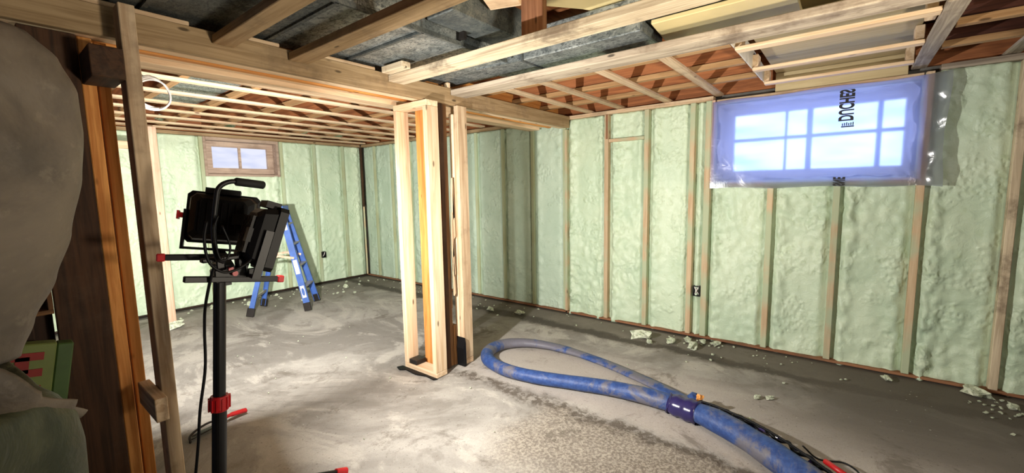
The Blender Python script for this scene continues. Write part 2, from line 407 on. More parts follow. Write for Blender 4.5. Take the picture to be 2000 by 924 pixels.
def foam_wall(name, u0, u1, z1, place, edges, seed, mat, hole=None, step=.0165, amp=1.0):
    nu = int((u1-u0)/step); nz = int(z1/step); vs = []; fs = []
    for j in range(nz+1):
        for i in range(nu+1):
            u = u0+(u1-u0)*i/nu; z = z1*j/nz
            vs.append(place(u, z, foam_h(u, z, edges, seed, amp, z1)))
    W_ = nu+1
    for j in range(nz):
        for i in range(nu):
            uc = u0+(u1-u0)*(i+.5)/nu; zc = z1*(j+.5)/nz
            if hole and hole[0] < uc < hole[1] and hole[2] < zc < hole[3]: continue
            a = j*W_+i; fs.append((a, a+1, a+W_+1, a+W_))
    o = mesh_obj(name, vs, fs, mat, smooth=True)
    bm = bmesh.new(); bm.from_mesh(o.data); be = [e for e in bm.edges if e.is_boundary]
    r = bmesh.ops.extrude_edge_only(bm, edges=be)
    off = Vector(place(0, 0, -.09))-Vector(place(0, 0, 0))
    for g in r['geom']:
        if isinstance(g, bmesh.types.BMVert): g.co += off
    loose = [v for v in bm.verts if not v.link_faces]; bmesh.ops.delete(bm, geom=loose, context='VERTS')
    bmesh.ops.recalc_face_normals(bm, faces=bm.faces); bm.to_mesh(o.data); bm.free()
    o['kind'] = 'structure'; return o
foam_wall('wall_right', -2.7, 2.612, 2.285, lambda u, z, h: (4.405-h, u, z), STUDS+[2.64], 1.3, FOAM, hole=WIN)
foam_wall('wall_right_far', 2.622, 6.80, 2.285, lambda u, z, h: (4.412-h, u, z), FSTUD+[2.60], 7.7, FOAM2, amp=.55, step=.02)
BST = [1.05, 1.50, 1.98, 2.99, 3.52, 4.02]
foam_wall('wall_back', -.3, 4.36, 2.285, lambda u, z, h: (u, 6.875-h, z), BST+[.5, 4.37], 4.1, FOAM, hole=(SWIN[0], SWIN[1], SWIN[2], SWIN[3]), amp=.6, step=.02)
# concrete shell outside the foam, with window openings
def shell(name, boxes):
    mb = MB()
    for b in boxes: mb.box(*b)
    o = mb.build(name, CONC); o['kind'] = 'structure'
shell('wall_right_outer', [((4.50, 4.75), (FY0, WIN[0]), (0, 2.66)), ((4.50, 4.75), (WIN[1], FY1), (0, 2.66)), ((4.50, 4.75), (WIN[0], WIN[1]), (0, WIN[2])), ((4.50, 4.75), (WIN[0], WIN[1]), (2.31, 2.66))])
shell('wall_back_outer', [((-.35, SWIN[0]), (6.97, 7.2), (0, 2.66)), ((SWIN[1], 4.5), (6.97, 7.2), (0, 2.66)), ((SWIN[0], SWIN[1]), (6.97, 7.2), (0, SWIN[2])), ((SWIN[0], SWIN[1]), (6.97, 7.2), (2.31, 2.66))])

# bottom and top plates of the walls
board('trim_1', (4.335, 4.40), (-2.6, 2.60), (.006, .026), 'red', kind='structure')
board('trim_2', (4.345, 4.40), (2.63, 6.80), (.006, .022), 'red', kind='structure')
board('trim_3', (-.3, 4.33), (6.805, 6.86), (.006, .022), 'dark', kind='structure')
board('trim_4', (4.345, 4.45), (1.03, 2.60), (2.288, 2.328), 'pale', kind='structure')
board('trim_5', (4.345, 4.45), (2.66, 6.80), (2.288, 2.328), 'beam', kind='structure')
board('trim_6', (-.3, 4.33), (6.80, 6.90), (2.288, 2.328), 'beam', kind='structure')
board('trim_7', (4.345, 4.45), (-2.6, -.47), (2.288, 2.328), 'grey', kind='structure')
board('trim_8', (4.445, 4.485), (-2.6, 6.9), (2.345, 2.65), 'web', kind='structure')
board('trim_9', (-.3, 4.4), (6.88, 6.92), (2.345, 2.65), 'web', kind='structure')

# ------------------------------------------------------------------ wall studs
def vstud(x, y, z, tone, label, group, cat='wall stud', name='wall_stud'):
    return board(name, x, y, z, tone, label, cat, group)
SL = ['pale wall stud at the right end of the foam bay that meets the big header',
      'wall stud right of the short horizontal foam blocking',
      'wall stud just left of the narrow foam strip with the electrical box',
      'wall stud under and beside the left edge of the big plastic covered window',
      'short cripple stud under the left half of the big window',
      'short cripple stud under the printed lettering of the big window',
      'wall stud running down from the right edge of the big window',
      'dirty stained wall stud in the foam well right of the big window',
      'wall stud beyond the right edge of the photo, first outside', 'wall stud beyond the right edge, second outside', 'wall stud beyond the right edge, third outside']
for i, (y, lb) in enumerate(zip(STUDS, SL)):
    top = 2.286; hw = .023
    if i in (4, 5): top = 1.485
    if i == 6: top = 2.286
    if i == 3: hw = .027
    vstud((4.338, 4.402), (y-hw, y+hw), (.028, top), ('dirty' if i in (7, 8) else 'stud'), lb, 'studs in the mint foam wall with the big window')
vstud((4.34, 4.40), (2.598, 2.630), (.028, 2.18), 'stud', 'thin pale edge stud standing under the end of the header', 'studs in the mint foam wall with the big window')
FL = 'half buried stud in the shade-toned green foam of the far right wall'
for k, y in enumerate(FSTUD):
    FL = ['closest to the header end', 'second from the header end, at the shadow stripes', 'third from the header end, beyond the shadow stripes', 'fourth from the header end', 'fifth from the header end', 'fifth from the far room corner', 'third from the far room corner', 'second from the far room corner', 'closest to the far room corner'][k]
    if k == 5: FL = 'fourth from the far room corner'
    vstud((4.374, 4.41), (y-.02, y+.02), (.024, 2.286), 'studback', 'half buried far right wall stud, '+FL, 'half buried studs of the far right wall')
for x, lb in zip([1.50, 1.975, 3.005, 3.52, 4.02], ['half buried stud in the back wall left of the small window', 'stud along the left side of the small window', 'stud along the right side of the small window', 'half buried stud right of the ladder in the back wall', 'half buried stud nearest the far room corner']):
    vstud((x-.022, x+.022), (6.836, 6.873), (.024, 2.286), 'studback', lb, 'half buried studs of the back wall')
vstud((4.315, 4.345), (6.77, 6.80), (1.25, 2.286), 'brown', 'dark brown batten in the upper far room corner', 'corner battens')
vstud((4.322, 4.345), (6.775, 6.80), (.03, 1.245), 'stud', 'light batten in the lower far room corner', 'corner battens')
board('wall_blocking', (4.338, 4.402), (1.68, 2.074), (1.990, 2.024), 'stud', 'short horizontal wood blocking set in the foam between two studs', 'blocking')
board('wall_stud', (4.344, 4.40), (2.082, 2.104), (2.026, 2.286), 'red', 'short reddish stud piece above the horizontal foam blocking', 'wall stud').location.x -= .012

# ------------------------------------------------------------------ windows
y0, y1, z0, z1 = WIN
r = empty('window_1', (4.5, .3, 1.5), 'wide basement window with eight panes behind milky plastic', 'window'); r['kind'] = 'structure'
def child(mb, name, mat, par, **k):
    o = mb.build(name, mat, par, **k); o.matrix_parent_inverse = Matrix.Translation(-Vector(par.location)) @ Matrix.Identity(4); return o
child(MB().box((4.632, 4.640), (-.345, .905), (1.60, 2.17)), 'pane', DAY, r)
fr = MB()
for a in ((y0+.005, -.315), (.885, y1-.005)): fr.box((4.60, 4.66), a, (z0+.02, z1-.02))
for zz in ((z0+.02, 1.635), (2.150, z1-.02)): fr.box((4.602, 4.658), (-.315, .885), zz)
child(fr, 'window_frame', LABELW, r, bevel=.004)
mu = MB()
mu.box((4.605, 4.631), (-.315, .885), (1.905, 1.935)); mu.box((4.602, 4.631), (.275, .318), (1.635, 2.15))
for yy in (.47, -.168): mu.box((4.608, 4.631), (yy-.010, yy+.010), (1.635, 2.15))
mu.box((4.606, 4.631), (-.185, -.150), (1.635, 2.15))
child(mu, 'muntin', BLUEFR, r)
# reveal: fluffy grey insulation stuffed round the frame
def fluff(name, corners, nu, nv, amp, seed, nrm, mat, par):
    a, b, c, d = [Vector(p) for p in corners]; vs = []; fs = []
    for j in range(nv+1):
        for i in range(nu+1):
            p = a.lerp(b, i/nu).lerp(d.lerp(c, i/nu), j/nv)
            h = amp*(.5+noise.fractal(p*9+Vector((seed, 0, 0)), 1, 2, 4))
            vs.append(p+Vector(nrm)*max(0, h))
    for j in range(nv):
        for i in range(nu):
            k = j*(nu+1)+i; fs.append((k, k+1, k+nu+2, k+nu+1))
    o = mesh_obj(name, vs, fs, mat, par, True); o.matrix_parent_inverse = Matrix.Translation(-Vector(par.location)); return o
g = .006
fluff('reveal', [(4.40, y0+g, z0), (4.62, y0+g, z0), (4.62, y0+g, z1), (4.40, y0+g, z1)], 14, 40, .035, 1, (0, 1, 0), FIBER, r)
fluff('reveal', [(4.40, y1-g, z0), (4.62, y1-g, z0), (4.62, y1-g, z1), (4.40, y1-g, z1)], 14, 40, .03, 2, (0, -1, 0), FIBER, r)
fluff('reveal', [(4.40, y0, z0+g), (4.62, y0, z0+g), (4.62, y1, z0+g), (4.40, y1, z0+g)], 14, 80, .022, 3, (0, 0, 1), FIBER, r)
fluff('reveal', [(4.40, y0, z1-g), (4.62, y0, z1-g), (4.62, y1, z1-g), (4.40, y1, z1-g)], 14, 80, .02, 4, (0, 0, -1), FIBER, r)
# rough framing round the window
board('window_sill_plate', (4.335, 4.402), (-.385, 1.030), (1.490, 1.534), 'stud', 'long sill plate under the big plastic covered window', 'sill plate')
board('window_side_stud', (4.333, 4.402), (-.440, -.396), (1.536, 2.286), 'pale', 'short stud on the right side of the big window opening', 'window stud').location.x -= .008
board('window_side_stud', (4.336, 4.398), (1.008, 1.034), (1.536, 2.286), 'pink', 'slim stud on the left side of the big window opening', 'window stud').location.x -= .010
board('window_header', (4.345, 4.40), (-.385, 1.0), (2.254, 2.286), 'pale', 'wood header strip over the big window opening', 'window header')
# polythene sheet stapled over the window and hanging loose on its right side
ps = empty('plastic_sheet', (4.30, .3, 1.5), 'milky plastic sheet stapled over the big window, loose at its right edge', 'plastic sheet')
def poly_surface():
    nu, nv = 110, 50; vs = []; fs = []
    for j in range(nv+1):
        tz = j/nv
        for i in range(nu+1):
            u = i/nu; y = 1.03-u*1.545; z = 1.475+(2.262-1.475)*tz + (.0 if y > -.4 else -.03*(1-tz)*((-.4-y)/.2))
            x = 4.318 - .004*noise.noise(Vector((y*6, z*6, 1)))
            if y < -.40:
                q = (-.40-y)/.12; x -= .045*q*q*(1.0+.3*math.sin(z*9))+.008*math.sin(z*31+y*18)*q; y += .010*q*math.sin(z*8)
            else: x += .010*math.sin(math.pi*min(1, max(0, (1.0-y)/1.4)))*math.sin(math.pi*tz)
            vs.append((x, y, z + .006*math.sin(y*9)))
    for j in range(nv):
        for i in range(nu):
            a = j*(nu+1)+i; fs.append((a, a+1, a+nu+2, a+nu+1))
    o = mesh_obj('film', vs, fs, POLY, ps, True); o.matrix_parent_inverse = Matrix.Translation(-Vector(ps.location)); return o
poly_surface()
def lettering(txt, y, z, parent, sx=.48, size=.125):
    cu = bpy.data.curves.new('lettering', 'FONT'); cu.body = txt; cu.size = size; cu.extrude = .0004; cu.offset = .0045
    to = bpy.data.objects.new('tmp', cu); COL.objects.link(to)
    bpy.context.view_layer.update()
    me = bpy.data.meshes.new_from_object(to.evaluated_get(bpy.context.evaluated_depsgraph_get()))
    bpy.data.objects.remove(to)
    # text runs up the sheet and is seen from behind (mirror image): text x -> +z, text y -> -y
    for v in me.vertices:
        tx, ty = v.co.x*sx, v.co.y
        v.co = Vector((4.3005 + v.co.z, y - ty + .045, z + tx))
    me.materials.clear(); me.materials.append(BLK)
    o = bpy.data.objects.new('printed_lettering', me); COL.objects.link(o); o.parent = parent
    o.matrix_parent_inverse = Matrix.Translation(-Vector(parent.location)); o['label'] = 'black mirrored print on the sheet'; return o
lettering('DUCHES', .045, 1.985, ps, .50)
lettering('SNE', .055, 1.482, ps, .40, .10)
lg = MB().box((4.300, 4.3012), (-.005, .075), (1.938, 1.948))
for k in range(6): lg.box((4.300, 4.3012), (-.002+k*.013, .005+k*.013), (1.950, 1.975-.003*(k % 3)))
child(lg, 'printed_logo', BLK, ps)

r2_ = empty('window_2', (2.5, 6.95, 1.8), 'small two pane basement window in the back wall', 'window'); r2_['kind'] = 'structure'
child(MB().box((2.14, 2.86), (7.035, 7.042), (1.88, 2.175)), 'pane', DAY2, r2_)
fr = MB(); a0, a1, c0, c1 = SWIN
fr.box((a0+.005, 2.14), (6.99, 7.05), (c0+.005, c1-.005)); fr.box((2.86, a1-.005), (6.99, 7.05), (c0+.005, c1-.005))
fr.box((2.14, 2.86), (6.992, 7.05), (c0+.005, 1.88)); fr.box((2.14, 2.86), (6.992, 7.05), (2.175, c1-.005)); fr.box((2.475, 2.505), (7.0, 7.034), (1.88, 2.175))
child(fr, 'window_frame', PLYP, r2_)
sb = MB()
for a, b in (((a0+.002, a0+.035), (c0+.002, c1-.002)), ((a1-.035, a1-.002), (c0+.002, c1-.002)), ((a0+.036, a1-.036), (c0+.002, c0+.035)), ((a0+.036, a1-.036), (c1-.055, c1-.002))):
    sb.box(a, (6.85, 6.985), b)
child(sb, 'window_surround', PLYP, r2_, bevel=.003)

# electrical boxes
def ebox(name, M, label):
    t = empty(name, M, label, 'electrical box')
    return t
def elec(x, y, z, face, label):
    t = empty('electrical_box', (x, y, z), label, 'electrical box', 'electrical boxes in the foam')
    mb = MB()
    if face == 'x':
        for a, b in (((-.032, -.026), (-.05, .05)), ((.026, .032), (-.05, .05))): mb.box((-.01, .055), a, b)
        for b in ((-.05, -.044), (.044, .05)): mb.box((-.01, .055), (-.026, .026), b)
        mb.box((.05, .055), (-.026, .026), (-.044, .044)); mb.build('box_shell', BLACK, t)
        c = MB().tube(spline([(.02, -.025, -.04), (0, .0, 0), (.01, .024, .045)], 5), .006, 6).tube(spline([(.02, .022, -.04), (-.004, .0, .004), (.01, -.02, .05)], 5), .006, 6)
        c.build('cable_end', WHITEC, t, True)
    else:
        for a, b in (((-.032, -.026), (-.05, .05)), ((.026, .032), (-.05, .05))): mb.box(a, (-.01, .045), b)
        for b in ((-.05, -.044), (.044, .05)): mb.box((-.026, .026), (-.01, .045), b)
        mb.box((-.026, .026), (.04, .045), (-.044, .044)); mb.build('box_shell', BLACK, t)
        MB().tube(spline([(-.02, .02, -.04), (0, 0, 0), (.02, .01, .04)], 5), .006, 6).build('cable_end', WHITEC, t, True)
elec(4.345, 1.128, .470, 'x', 'black electrical box with crossed white wires low in the right foam wall')
elec(3.555, 6.812, .48, 'y', 'black electrical box low in the back wall right of the ladder')

# ------------------------------------------------------------------ floor joists overhead
def ijoist(x, ya, yb, label, web='web'):
    t = empty('floor_joist', (x, (ya+yb)/2, 2.355), label, 'joist', 'wooden I joists under the floor above')
    L = (yb-ya)/2
    def p(n, hx, za, zb, tone):
        o = MB().box((-hx, hx), (-L, L), (za, zb)).build(n, W(tone, 1), t); return o
    p('bottom_flange', .027, 0, .038, 'flange'); p('top_flange', .032, .262, .300, 'flange'); p('web', .006, .039, .261, web)
    return t
jn = ['nearest the electric cable coil', 'left of the sheet metal panning', 'right of the sheet metal panning', 'above the middle of the far room opening', 'above the column']
for x, l in zip([.558, 1.045, 1.532, 2.019, 2.506], jn): ijoist(x, 2.75, 6.86, 'orange webbed I joist over the far room '+l)
for x, l in zip([2.993, 3.48, 3.97], ['nearest the ducts', 'in the middle of the ceiling right of the ducts', 'closest to the right foam wall']):
    ijoist(x, .62, 6.86, 'long orange webbed I joist '+l)
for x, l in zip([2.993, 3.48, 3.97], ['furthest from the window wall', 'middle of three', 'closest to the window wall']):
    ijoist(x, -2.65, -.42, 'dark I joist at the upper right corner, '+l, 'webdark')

# straps across the far room, running towards the right wall
stl = ['first furring strip behind the header', 'second furring strip behind the header', 'third furring strip behind the header', 'fourth furring strip behind the header',
       'fifth furring strip behind the header', 'sixth furring strip behind the header', 'furring strip second from the back wall', 'furring strip closest to the back wall']
for k, y in enumerate([3.42, 3.885, 4.40, 4.90, 5.33, 5.80, 6.25, 6.66]):
    board('furring_strip', (-.30, 4.33 if k else 4.33), (y-.038, y+.038), (2.331, 2.353), 'fresh' if k < 3 else 'pale', stl[k]+' in the far room ceiling', 'furring strip', 'furring strips of the far room ceiling')
# straps of the near bay
for k, (xa, y, lb) in enumerate([(2.83, 2.315, 'short furring strip closest to the header'), (2.83, 1.945, 'furring strip second from the header'),
                      (2.83, 1.455, 'furring strip third from the header'), (2.83, .995, 'furring strip that ends at the left edge of the big window')]):
    board('furring_strip', (xa, 4.43), (y-.036, y+.036), (2.331, 2.353), 'pale', lb+', right of the ducts', 'furring strip', 'furring strips between the long board and the foam wall')
board('furring_strip', (2.90, 4.42), (-.40, -.315), (2.329, 2.351), 'grey', 'wide weathered furring strip right of the beige panel', 'furring strip', 'furring strips between the long board and the foam wall')
board('furring_strip', (2.83, 4.43), (-.84, -.765), (2.331, 2.353), 'grey', 'weathered furring strip at the upper right corner of the photo', 'furring strip', 'furring strips between the long board and the foam wall')
# furring running with the joists in front of the window, under the beige panel
for x, hw, lb in [(3.05, .040, 'furthest from the window'), (3.655, .036, 'in the middle'), (4.20, .034, 'closest to the window')]:
    board('furring_strip', (x-hw, x+hw), (-.312, .60), (2.329, 2.351), 'fresh', 'knotty furring strip below the beige panel, '+lb, 'furring strip', 'furring strips below the beige panel')
board('ceiling_panel', (2.95, 4.40), (-.30, .545), (2.452, 2.464), 'pale', 'beige plywood panel recessed above the strips before the big window', 'panel', mat=PLYB)
board('ceiling_panel_edge', (4.386, 4.396), (-.30, .545), (2.29, 2.450), 'pale', 'narrow beige upright strip of plywood between the recessed panel and the window top', 'panel', mat=PLYB)
for i, (x, y, lb) in enumerate([(3.10, .53, 'left row, furthest from the window'), (3.70, .53, 'left row, middle'), (4.24, .53, 'left row, nearest the window'),
                  (3.20, -.29, 'right row, furthest from the window'), (3.72, -.29, 'right row, middle'), (4.24, -.29, 'right row, nearest the window')]):
    board('hanger_block', (x-.052, x+.052), (y-.022+(.06 if y > 0 else -.0), y+.022+(.06 if y > 0 else 0)) if y > 0 else (x*0-.395, -.350) if False else (y-.022, y+.022), (2.353, 2.449), 'fresh', 'short upright block beside the beige panel, '+lb, 'wood block', 'upright blocks beside the beige panel')
# long boards under the ducts
def lboard(x, ya, z, tone, label, th=.042, yb=-2.4):
    return board('ceiling_board', x, (yb, ya), (z, z+th), tone, label, 'board', 'long boards under the ducts')
lboard((.826, .922), 2.545, 2.256, 'beam', 'leftmost short wide board butted against the header under the duct')
lboard((1.185, 1.325), 2.545, 2.256, 'beam', 'thick brown board left of the shiny duct patch').scale.x = .8
lboard((1.875, 2.005), 2.55, 2.262, 'dirty', 'long pale dusty board crossing right of the shiny duct patch')
lboard((2.465, 2.635), 2.55, 2.262, 'grey', 'long weathered grey board carrying the furring strips')

# ------------------------------------------------------------------ header
hd = empty('header_beam', (1.4, 2.8, 2.19), 'built up wooden header running from the left wall over the column to the foam wall', 'beam')
def hp(name, x, y, z, tone, lb=None):
    o = board(name, x, y, z, tone, parent=hd)
    if lb: o['label'] = lb
    return o
hp('front_board', (-1.65, 4.33), (2.556, 2.598), (2.190, 2.318), 'beam')
hp('bottom_board', (-1.65, 4.325), (2.600, 2.690), (2.196, 2.236), 'fresh')
hp('inner_beam', (-1.65, 4.325), (2.700, 2.745), (2.215, 2.45), 'orange')
hp('inner_beam', (-1.65, 4.325), (2.750, 2.795), (2.222, 2.45), 'orange')
hp('inner_beam', (-1.65, 4.325), (2.800, 2.845), (2.215, 2.34), 'orange')
hp('inner_beam', (-1.65, 4.325), (2.850, 2.960), (2.232, 2.270), 'fresh')
hp('back_board', (-.33, 4.325), (2.965, 3.085), (2.205, 2.245), 'fresh')
hp('back_board', (-.33, 4.325), (3.088, 3.125), (2.205, 2.325), 'pale')
for i, (xa, xb) in enumerate([(-.2, .74), (1.00, 1.16), (1.40, 1.78)]):
    board('header_batten', (xa, xb), (2.560, 2.596), (2.320, 2.340), 'pale', ['light strip on top of the header left of the first board', 'light strip on top of the header between the two brown boards', 'light strip on top of the header below the shiny duct'][i], 'wood strip', 'light strips on top of the header')

# ------------------------------------------------------------------ column
def frame_ladder(name, x, ya, yb, ztop, toneA, label):
    t = empty(name, ((x[0]+x[1])/2, (ya+yb)/2, 0), label, 'column frame')
    a = lambda n, y, z, tn: board(n, x, y, z, tn, parent=t)
    a('upright', (ya, ya+.044), (.045, ztop-.044), toneA); a('upright', (yb-.044, yb), (.045, ztop-.044), toneA)
    a('bottom_plate', (ya, yb), (.002, .044), 'fresh'); a('top_plate', (ya, yb), (ztop-.043, ztop), 'fresh')
    return t
frame_ladder('column_frame', (2.172, 2.288), 2.512, 2.915, 2.186, 'fresh', 'bright narrow stud frame on the left side of the column')
pc = empty('support_post', (2.37, 2.75, 0), 'old split brown timber post in the middle of the column', 'post')
board('ply', (2.312, 2.352), (2.590, 2.815), (.004, 2.212), 'orange', parent=pc); board('ply', (2.354, 2.396), (2.575, 2.80), (.004, 2.212), 'brown', parent=pc)  # lamp-lit side orange, shaded front brown: light put into the ply tones
board('ply', (2.398, 2.440), (2.59, 2.80), (.004, 2.212), 'old', parent=pc); board('patch_piece', (2.442, 2.480), (2.585, 2.70), (.004, .36), 'old', parent=pc)
board('ply', (2.442, 2.466), (2.61, 2.70), (.50, 2.20), 'old', parent=pc)
sv = MB()
rs = random.Random(4)
for k in range(5):
    z = .62+k*.16; x = 2.450+rs.uniform(-.012, .012)
    sv.prism([(x, z), (x+.018, z+.02), (x+.006, z+rs.uniform(.3, .5)), (x-.006, z+.2)], 1, 2.56, 2.578)
o = sv.build('splinter', W('pale', 2), pc); o.matrix_parent_inverse = Matrix.Translation(-Vector(pc.location)); o['label'] = 'torn pale splinters'
board('foil_pad', (2.18, 2.285), (2.77, 2.865), (.046, .085), 'dark', 'dark grey block lying inside the foot of the column frame', 'block', mat=DARKST)
board('column_stud', (2.505, 2.612), (2.522, 2.566), (.05, 2.186), 'pale', 'single pale stud on the right side of the column', 'stud')
board('column_stud', (2.494, 2.540), (2.57, 2.612), (.10, 2.12), 'fresh', 'bright thin stud fixed behind the single pale stud', 'stud')
board('column_stud', (2.47, 2.585), (2.615, 2.66), (2.10, 2.186), 'fresh', 'short pale block at the top right of the column', 'block')
board('column_foot_block', (2.505, 2.612), (2.522, 2.566), (.002, .048), 'pale', 'short offcut under the single pale stud', 'block')
# rubbery sill gasket sticking out below the frame
gk = MB(); rs = random.Random(2)
pts = [(2.14, 3.05), (2.13, 2.8), (2.15, 2.62), (2.16, 2.50), (2.25, 2.49)]
gk.prism([(2.120, 2.96), (2.10, 2.90), (2.135, 2.86), (2.12, 2.72), (2.15, 2.62), (2.14, 2.52), (2.168, 2.50), (2.168, 2.94)], 2, .001, .010)
meta(gk.build('sill_gasket', BLACK), 'torn black sill gasket poking out along the foot of the column frame', 'gasket')
gb = MB().prism([(2.475, .002), (2.502, .002), (2.500, .2), (2.492, .25), (2.470, .16)], 1, 2.50, 2.60)
meta(gb.build('black_sheathing', BLACK), 'black torn sheathing scrap at the foot of the column', 'scrap')

# ------------------------------------------------------------------ left side of the opening
LG = 'studs at the left side of the opening'
board('opening_stud', (.346, .392), (2.62, 2.72), (.01, 2.186), 'orange', 'orange lit stud beside the dark brown plank', 'stud', LG)
board('opening_stud', (.404, .446), (2.66, 2.76), (.01, 2.186), 'orange', 'second orange stud right behind the first one', 'stud', LG)
board('opening_stud', (.462, .500), (3.03, 3.12), (.01, 2.19), 'fresh', 'rear orange stud seen between the two front studs', 'stud', LG)
board('opening_stud', (.452, .506), (2.405, 2.510), (.006, 2.30), 'pale', 'dirty grey brown stud standing in front, crossing the header', 'stud', LG)
board('stud_block', (.405, .450), (2.30, 2.60), (.520, .625), 'pale', 'short horizontal block low between the orange stud and the front stud', 'block')
board('stud_block', (.347, .4525), (2.40, 2.6202), (1.985, 2.110), 'brown', 'dark block high between the brown plank and the front stud', 'block')
board('floor_offcut', (.40, .50), (2.36, 2.52), (.004, .05), 'fresh', 'wood offcut on the floor at the foot of the front studs', 'offcut').location.x -= .08
board('plank', (.175, .342), (2.60, 2.64), (.004, 2.186), 'brown', 'wide dark brown plank standing left of the orange stud', 'plank')
board('plank', (-.40, .172), (2.70, 2.73), (.004, 2.186), 'dark', 'dark board behind the dusty sheeting', 'plank')
board('partition_stud', (1.262, 1.372), (6.18, 6.225), (.01, 2.28), 'pink', 'pinkish partition stud in front of the back wall, seen right of the front stud', 'stud')
board('partition_stud', (.93, .975), (6.16, 6.26), (.01, 2.28), 'fresh', 'stud of the far partition seen between the opening studs', 'stud')
board('partition_plate', (.98, 1.258), (6.18, 6.225), (2.02, 2.10), 'fresh', 'horizontal piece between the two far partition studs', 'blocking')

# ------------------------------------------------------------------ ducts
dt = empty('trunk_duct', (.9, 2.2, 2.36), 'wide galvanised trunk duct lying above the header at the top of the photo', 'duct')
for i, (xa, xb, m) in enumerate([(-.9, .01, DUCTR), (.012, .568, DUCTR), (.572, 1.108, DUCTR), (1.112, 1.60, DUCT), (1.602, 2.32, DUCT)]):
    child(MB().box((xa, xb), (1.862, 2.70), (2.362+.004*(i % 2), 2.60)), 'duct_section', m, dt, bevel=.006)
sm = MB()
for x in (.57, 1.11, 1.60): sm.box((x-.010, x+.010), (1.855, 2.70), (2.350, 2.362))
sm.box((-.9, 2.32), (1.846, 1.862), (2.350, 2.375)); child(sm, 'seam_strip', DUCTR, dt)
sm = MB().box((1.86, 1.885), (1.80, 1.86), (2.38, 2.60)); child(sm, 'seam_strip', DARKST, dt)
child(MB().box((1.62, 2.30), (1.64, 1.845), (2.42, 2.60)), 'duct_side_box', DUCTR, dt, bevel=.006)
d2 = empty('branch_duct', (2.53, 1.5, 2.36), 'slim galvanised branch duct bending towards the window side', 'duct')
child(MB().box((2.385, 2.69), (.95, 1.765), (2.362, 2.55)), 'duct_section', DUCT, d2, bevel=.006)
child(MB().prism([(2.385, 1.775), (2.69, 1.775), (2.672, 2.0), (2.62, 2.14), (2.35, 2.16)], 2, 2.362, 2.55), 'duct_elbow', DUCT, d2)
child(MB().box((2.33, 2.61), (2.165, 2.68), (2.368, 2.55)), 'duct_section', DUCT, d2, bevel=.006)
child(MB().box((2.378, 2.697), (1.763, 1.777), (2.355, 2.556)), 'seam_strip', DUCTR, d2)
child(MB().box((2.378, 2.697), (.94, .952), (2.355, 2.556)), 'seam_strip', DUCTR, d2)
child(MB().box((2.385, 2.56), (.10, .938), (2.42, 2.55)), 'duct_section', DUCTR, d2)
# sheet metal panning of the far room
meta(MB().box((1.085, 1.495), (3.2, 5.2), (2.410, 2.414)).build('panning_sheet', DUCT), 'flat galvanised panning sheet nailed between two far room joists', 'sheet metal')

# yellow faced insulation boards
def ysheet(poly, za, zb, label, tilt=0):
    mb = MB().prism(poly, 2, za, zb)
    o = mb.build('yellow_sheet', YEL, bevel=.004); return meta(o, label, 'yellow sheet', 'yellow sheets above the boards')
ysheet([(1.5, -1.6), (2.70, -1.6), (2.70, 1.10), (2.36, 1.30), (1.95, 1.62), (1.55, 1.62)], 2.556, 2.60, 'large yellow faced sheet at the top centre above the pale board')
ysheet([(2.71, -1.6), (3.40, -1.6), (3.40, .50), (2.72, .66)], 2.556, 2.58, 'yellow faced sheet above the beige furring at the top right')
ysheet([(2.40, .24), (2.86, .24), (2.83, .92), (2.70, .93), (2.40, .90)], 2.385, 2.41, 'small yellow faced sheet at the end of the branch duct')
ysheet([(1.35, -1.6), (1.50, -1.6), (1.72, .9), (1.95, 1.60), (1.80, 1.62), (1.6, 1.0)], 2.60, 2.63, 'narrow folded yellow strip over the ducts')
board('hanger_block', (2.015, 2.06), (1.355, 1.500), (2.306, 2.558), 'red', 'upright reddish brown block standing on the pale dusty board', 'wood block')
board('scrap_wood', (1.78, 1.93), (1.42, 1.60), (2.50, 2.54), 'pale', 'pale broken wood scrap under the yellow sheet left of the reddish block', 'wood scrap').rotation_euler = (0, R(6), R(20))
board('scrap_wood', (2.62, 2.70), (1.02, 1.30), (2.31, 2.35), 'fresh', 'light wood piece between the branch duct and the grey board', 'wood scrap')
board('scrap_wood', (2.66, 2.74), (.80, .94), (2.31, 2.355), 'fresh', 'light wood piece at the end of the branch duct', 'wood scrap')
board('scrap_wood', (1.80, 1.87), (2.30, 2.52), (2.30, 2.34), 'dirty', 'short dusty board lying beside the pale dusty board at the header', 'wood scrap')
board('scrap_wood', (2.44, 2.47), (2.556, 2.596), (2.320, 2.36), 'fresh', 'small light block on the header left of the grey board', 'wood scrap')
# torn white paper edge beside the beige panel
tp = MB(); rs = random.Random(9)
tp.prism([(2.75, 2.40), (2.90, 2.352), (3.4, 2.353), (4.1, 2.354), (4.35, 2.37), (4.35, 2.47), (3.6, 2.49), (3.1, 2.50), (2.8, 2.52)], 1, .604, .612)
meta(tp.build('paper_strip', PAPERW), 'torn white paper edge hanging left of the beige panel', 'paper')
# black cable under the yellow sheet
cb = MB().tube(spline([(2.40, 1.0, 2.47), (2.55, .72, 2.49), (2.75, .55, 2.485), (2.95, .42, 2.47), (3.05, .36, 2.49)], 10), .008, 8)
meta(cb.build('ceiling_cable', BLACK, smooth=True), 'black cable crossing below the yellow sheet', 'cable')
# foam overspray blobs between the far strips
def blob(name, c, r_, seed, mat, flat=.5, sub=2):
    bm = bmesh.new(); bmesh.ops.create_icosphere(bm, subdivisions=sub, radius=1)
    for v in bm.verts:
        n_ = v.co.copy(); k = 1+.75*noise.fractal(n_*1.9+Vector((seed, 0, 0)), 1, 2, 3)
        v.co = Vector((n_.x*r_*k, n_.y*r_*k*.8, n_.z*r_*k*flat))
    me = bpy.data.meshes.new(name); bm.to_mesh(me); bm.free(); me.materials.append(mat)
    for p in me.polygons: p.use_smooth = False
    o = bpy.data.objects.new(name, me); COL.objects.link(o); o.location = c; return o

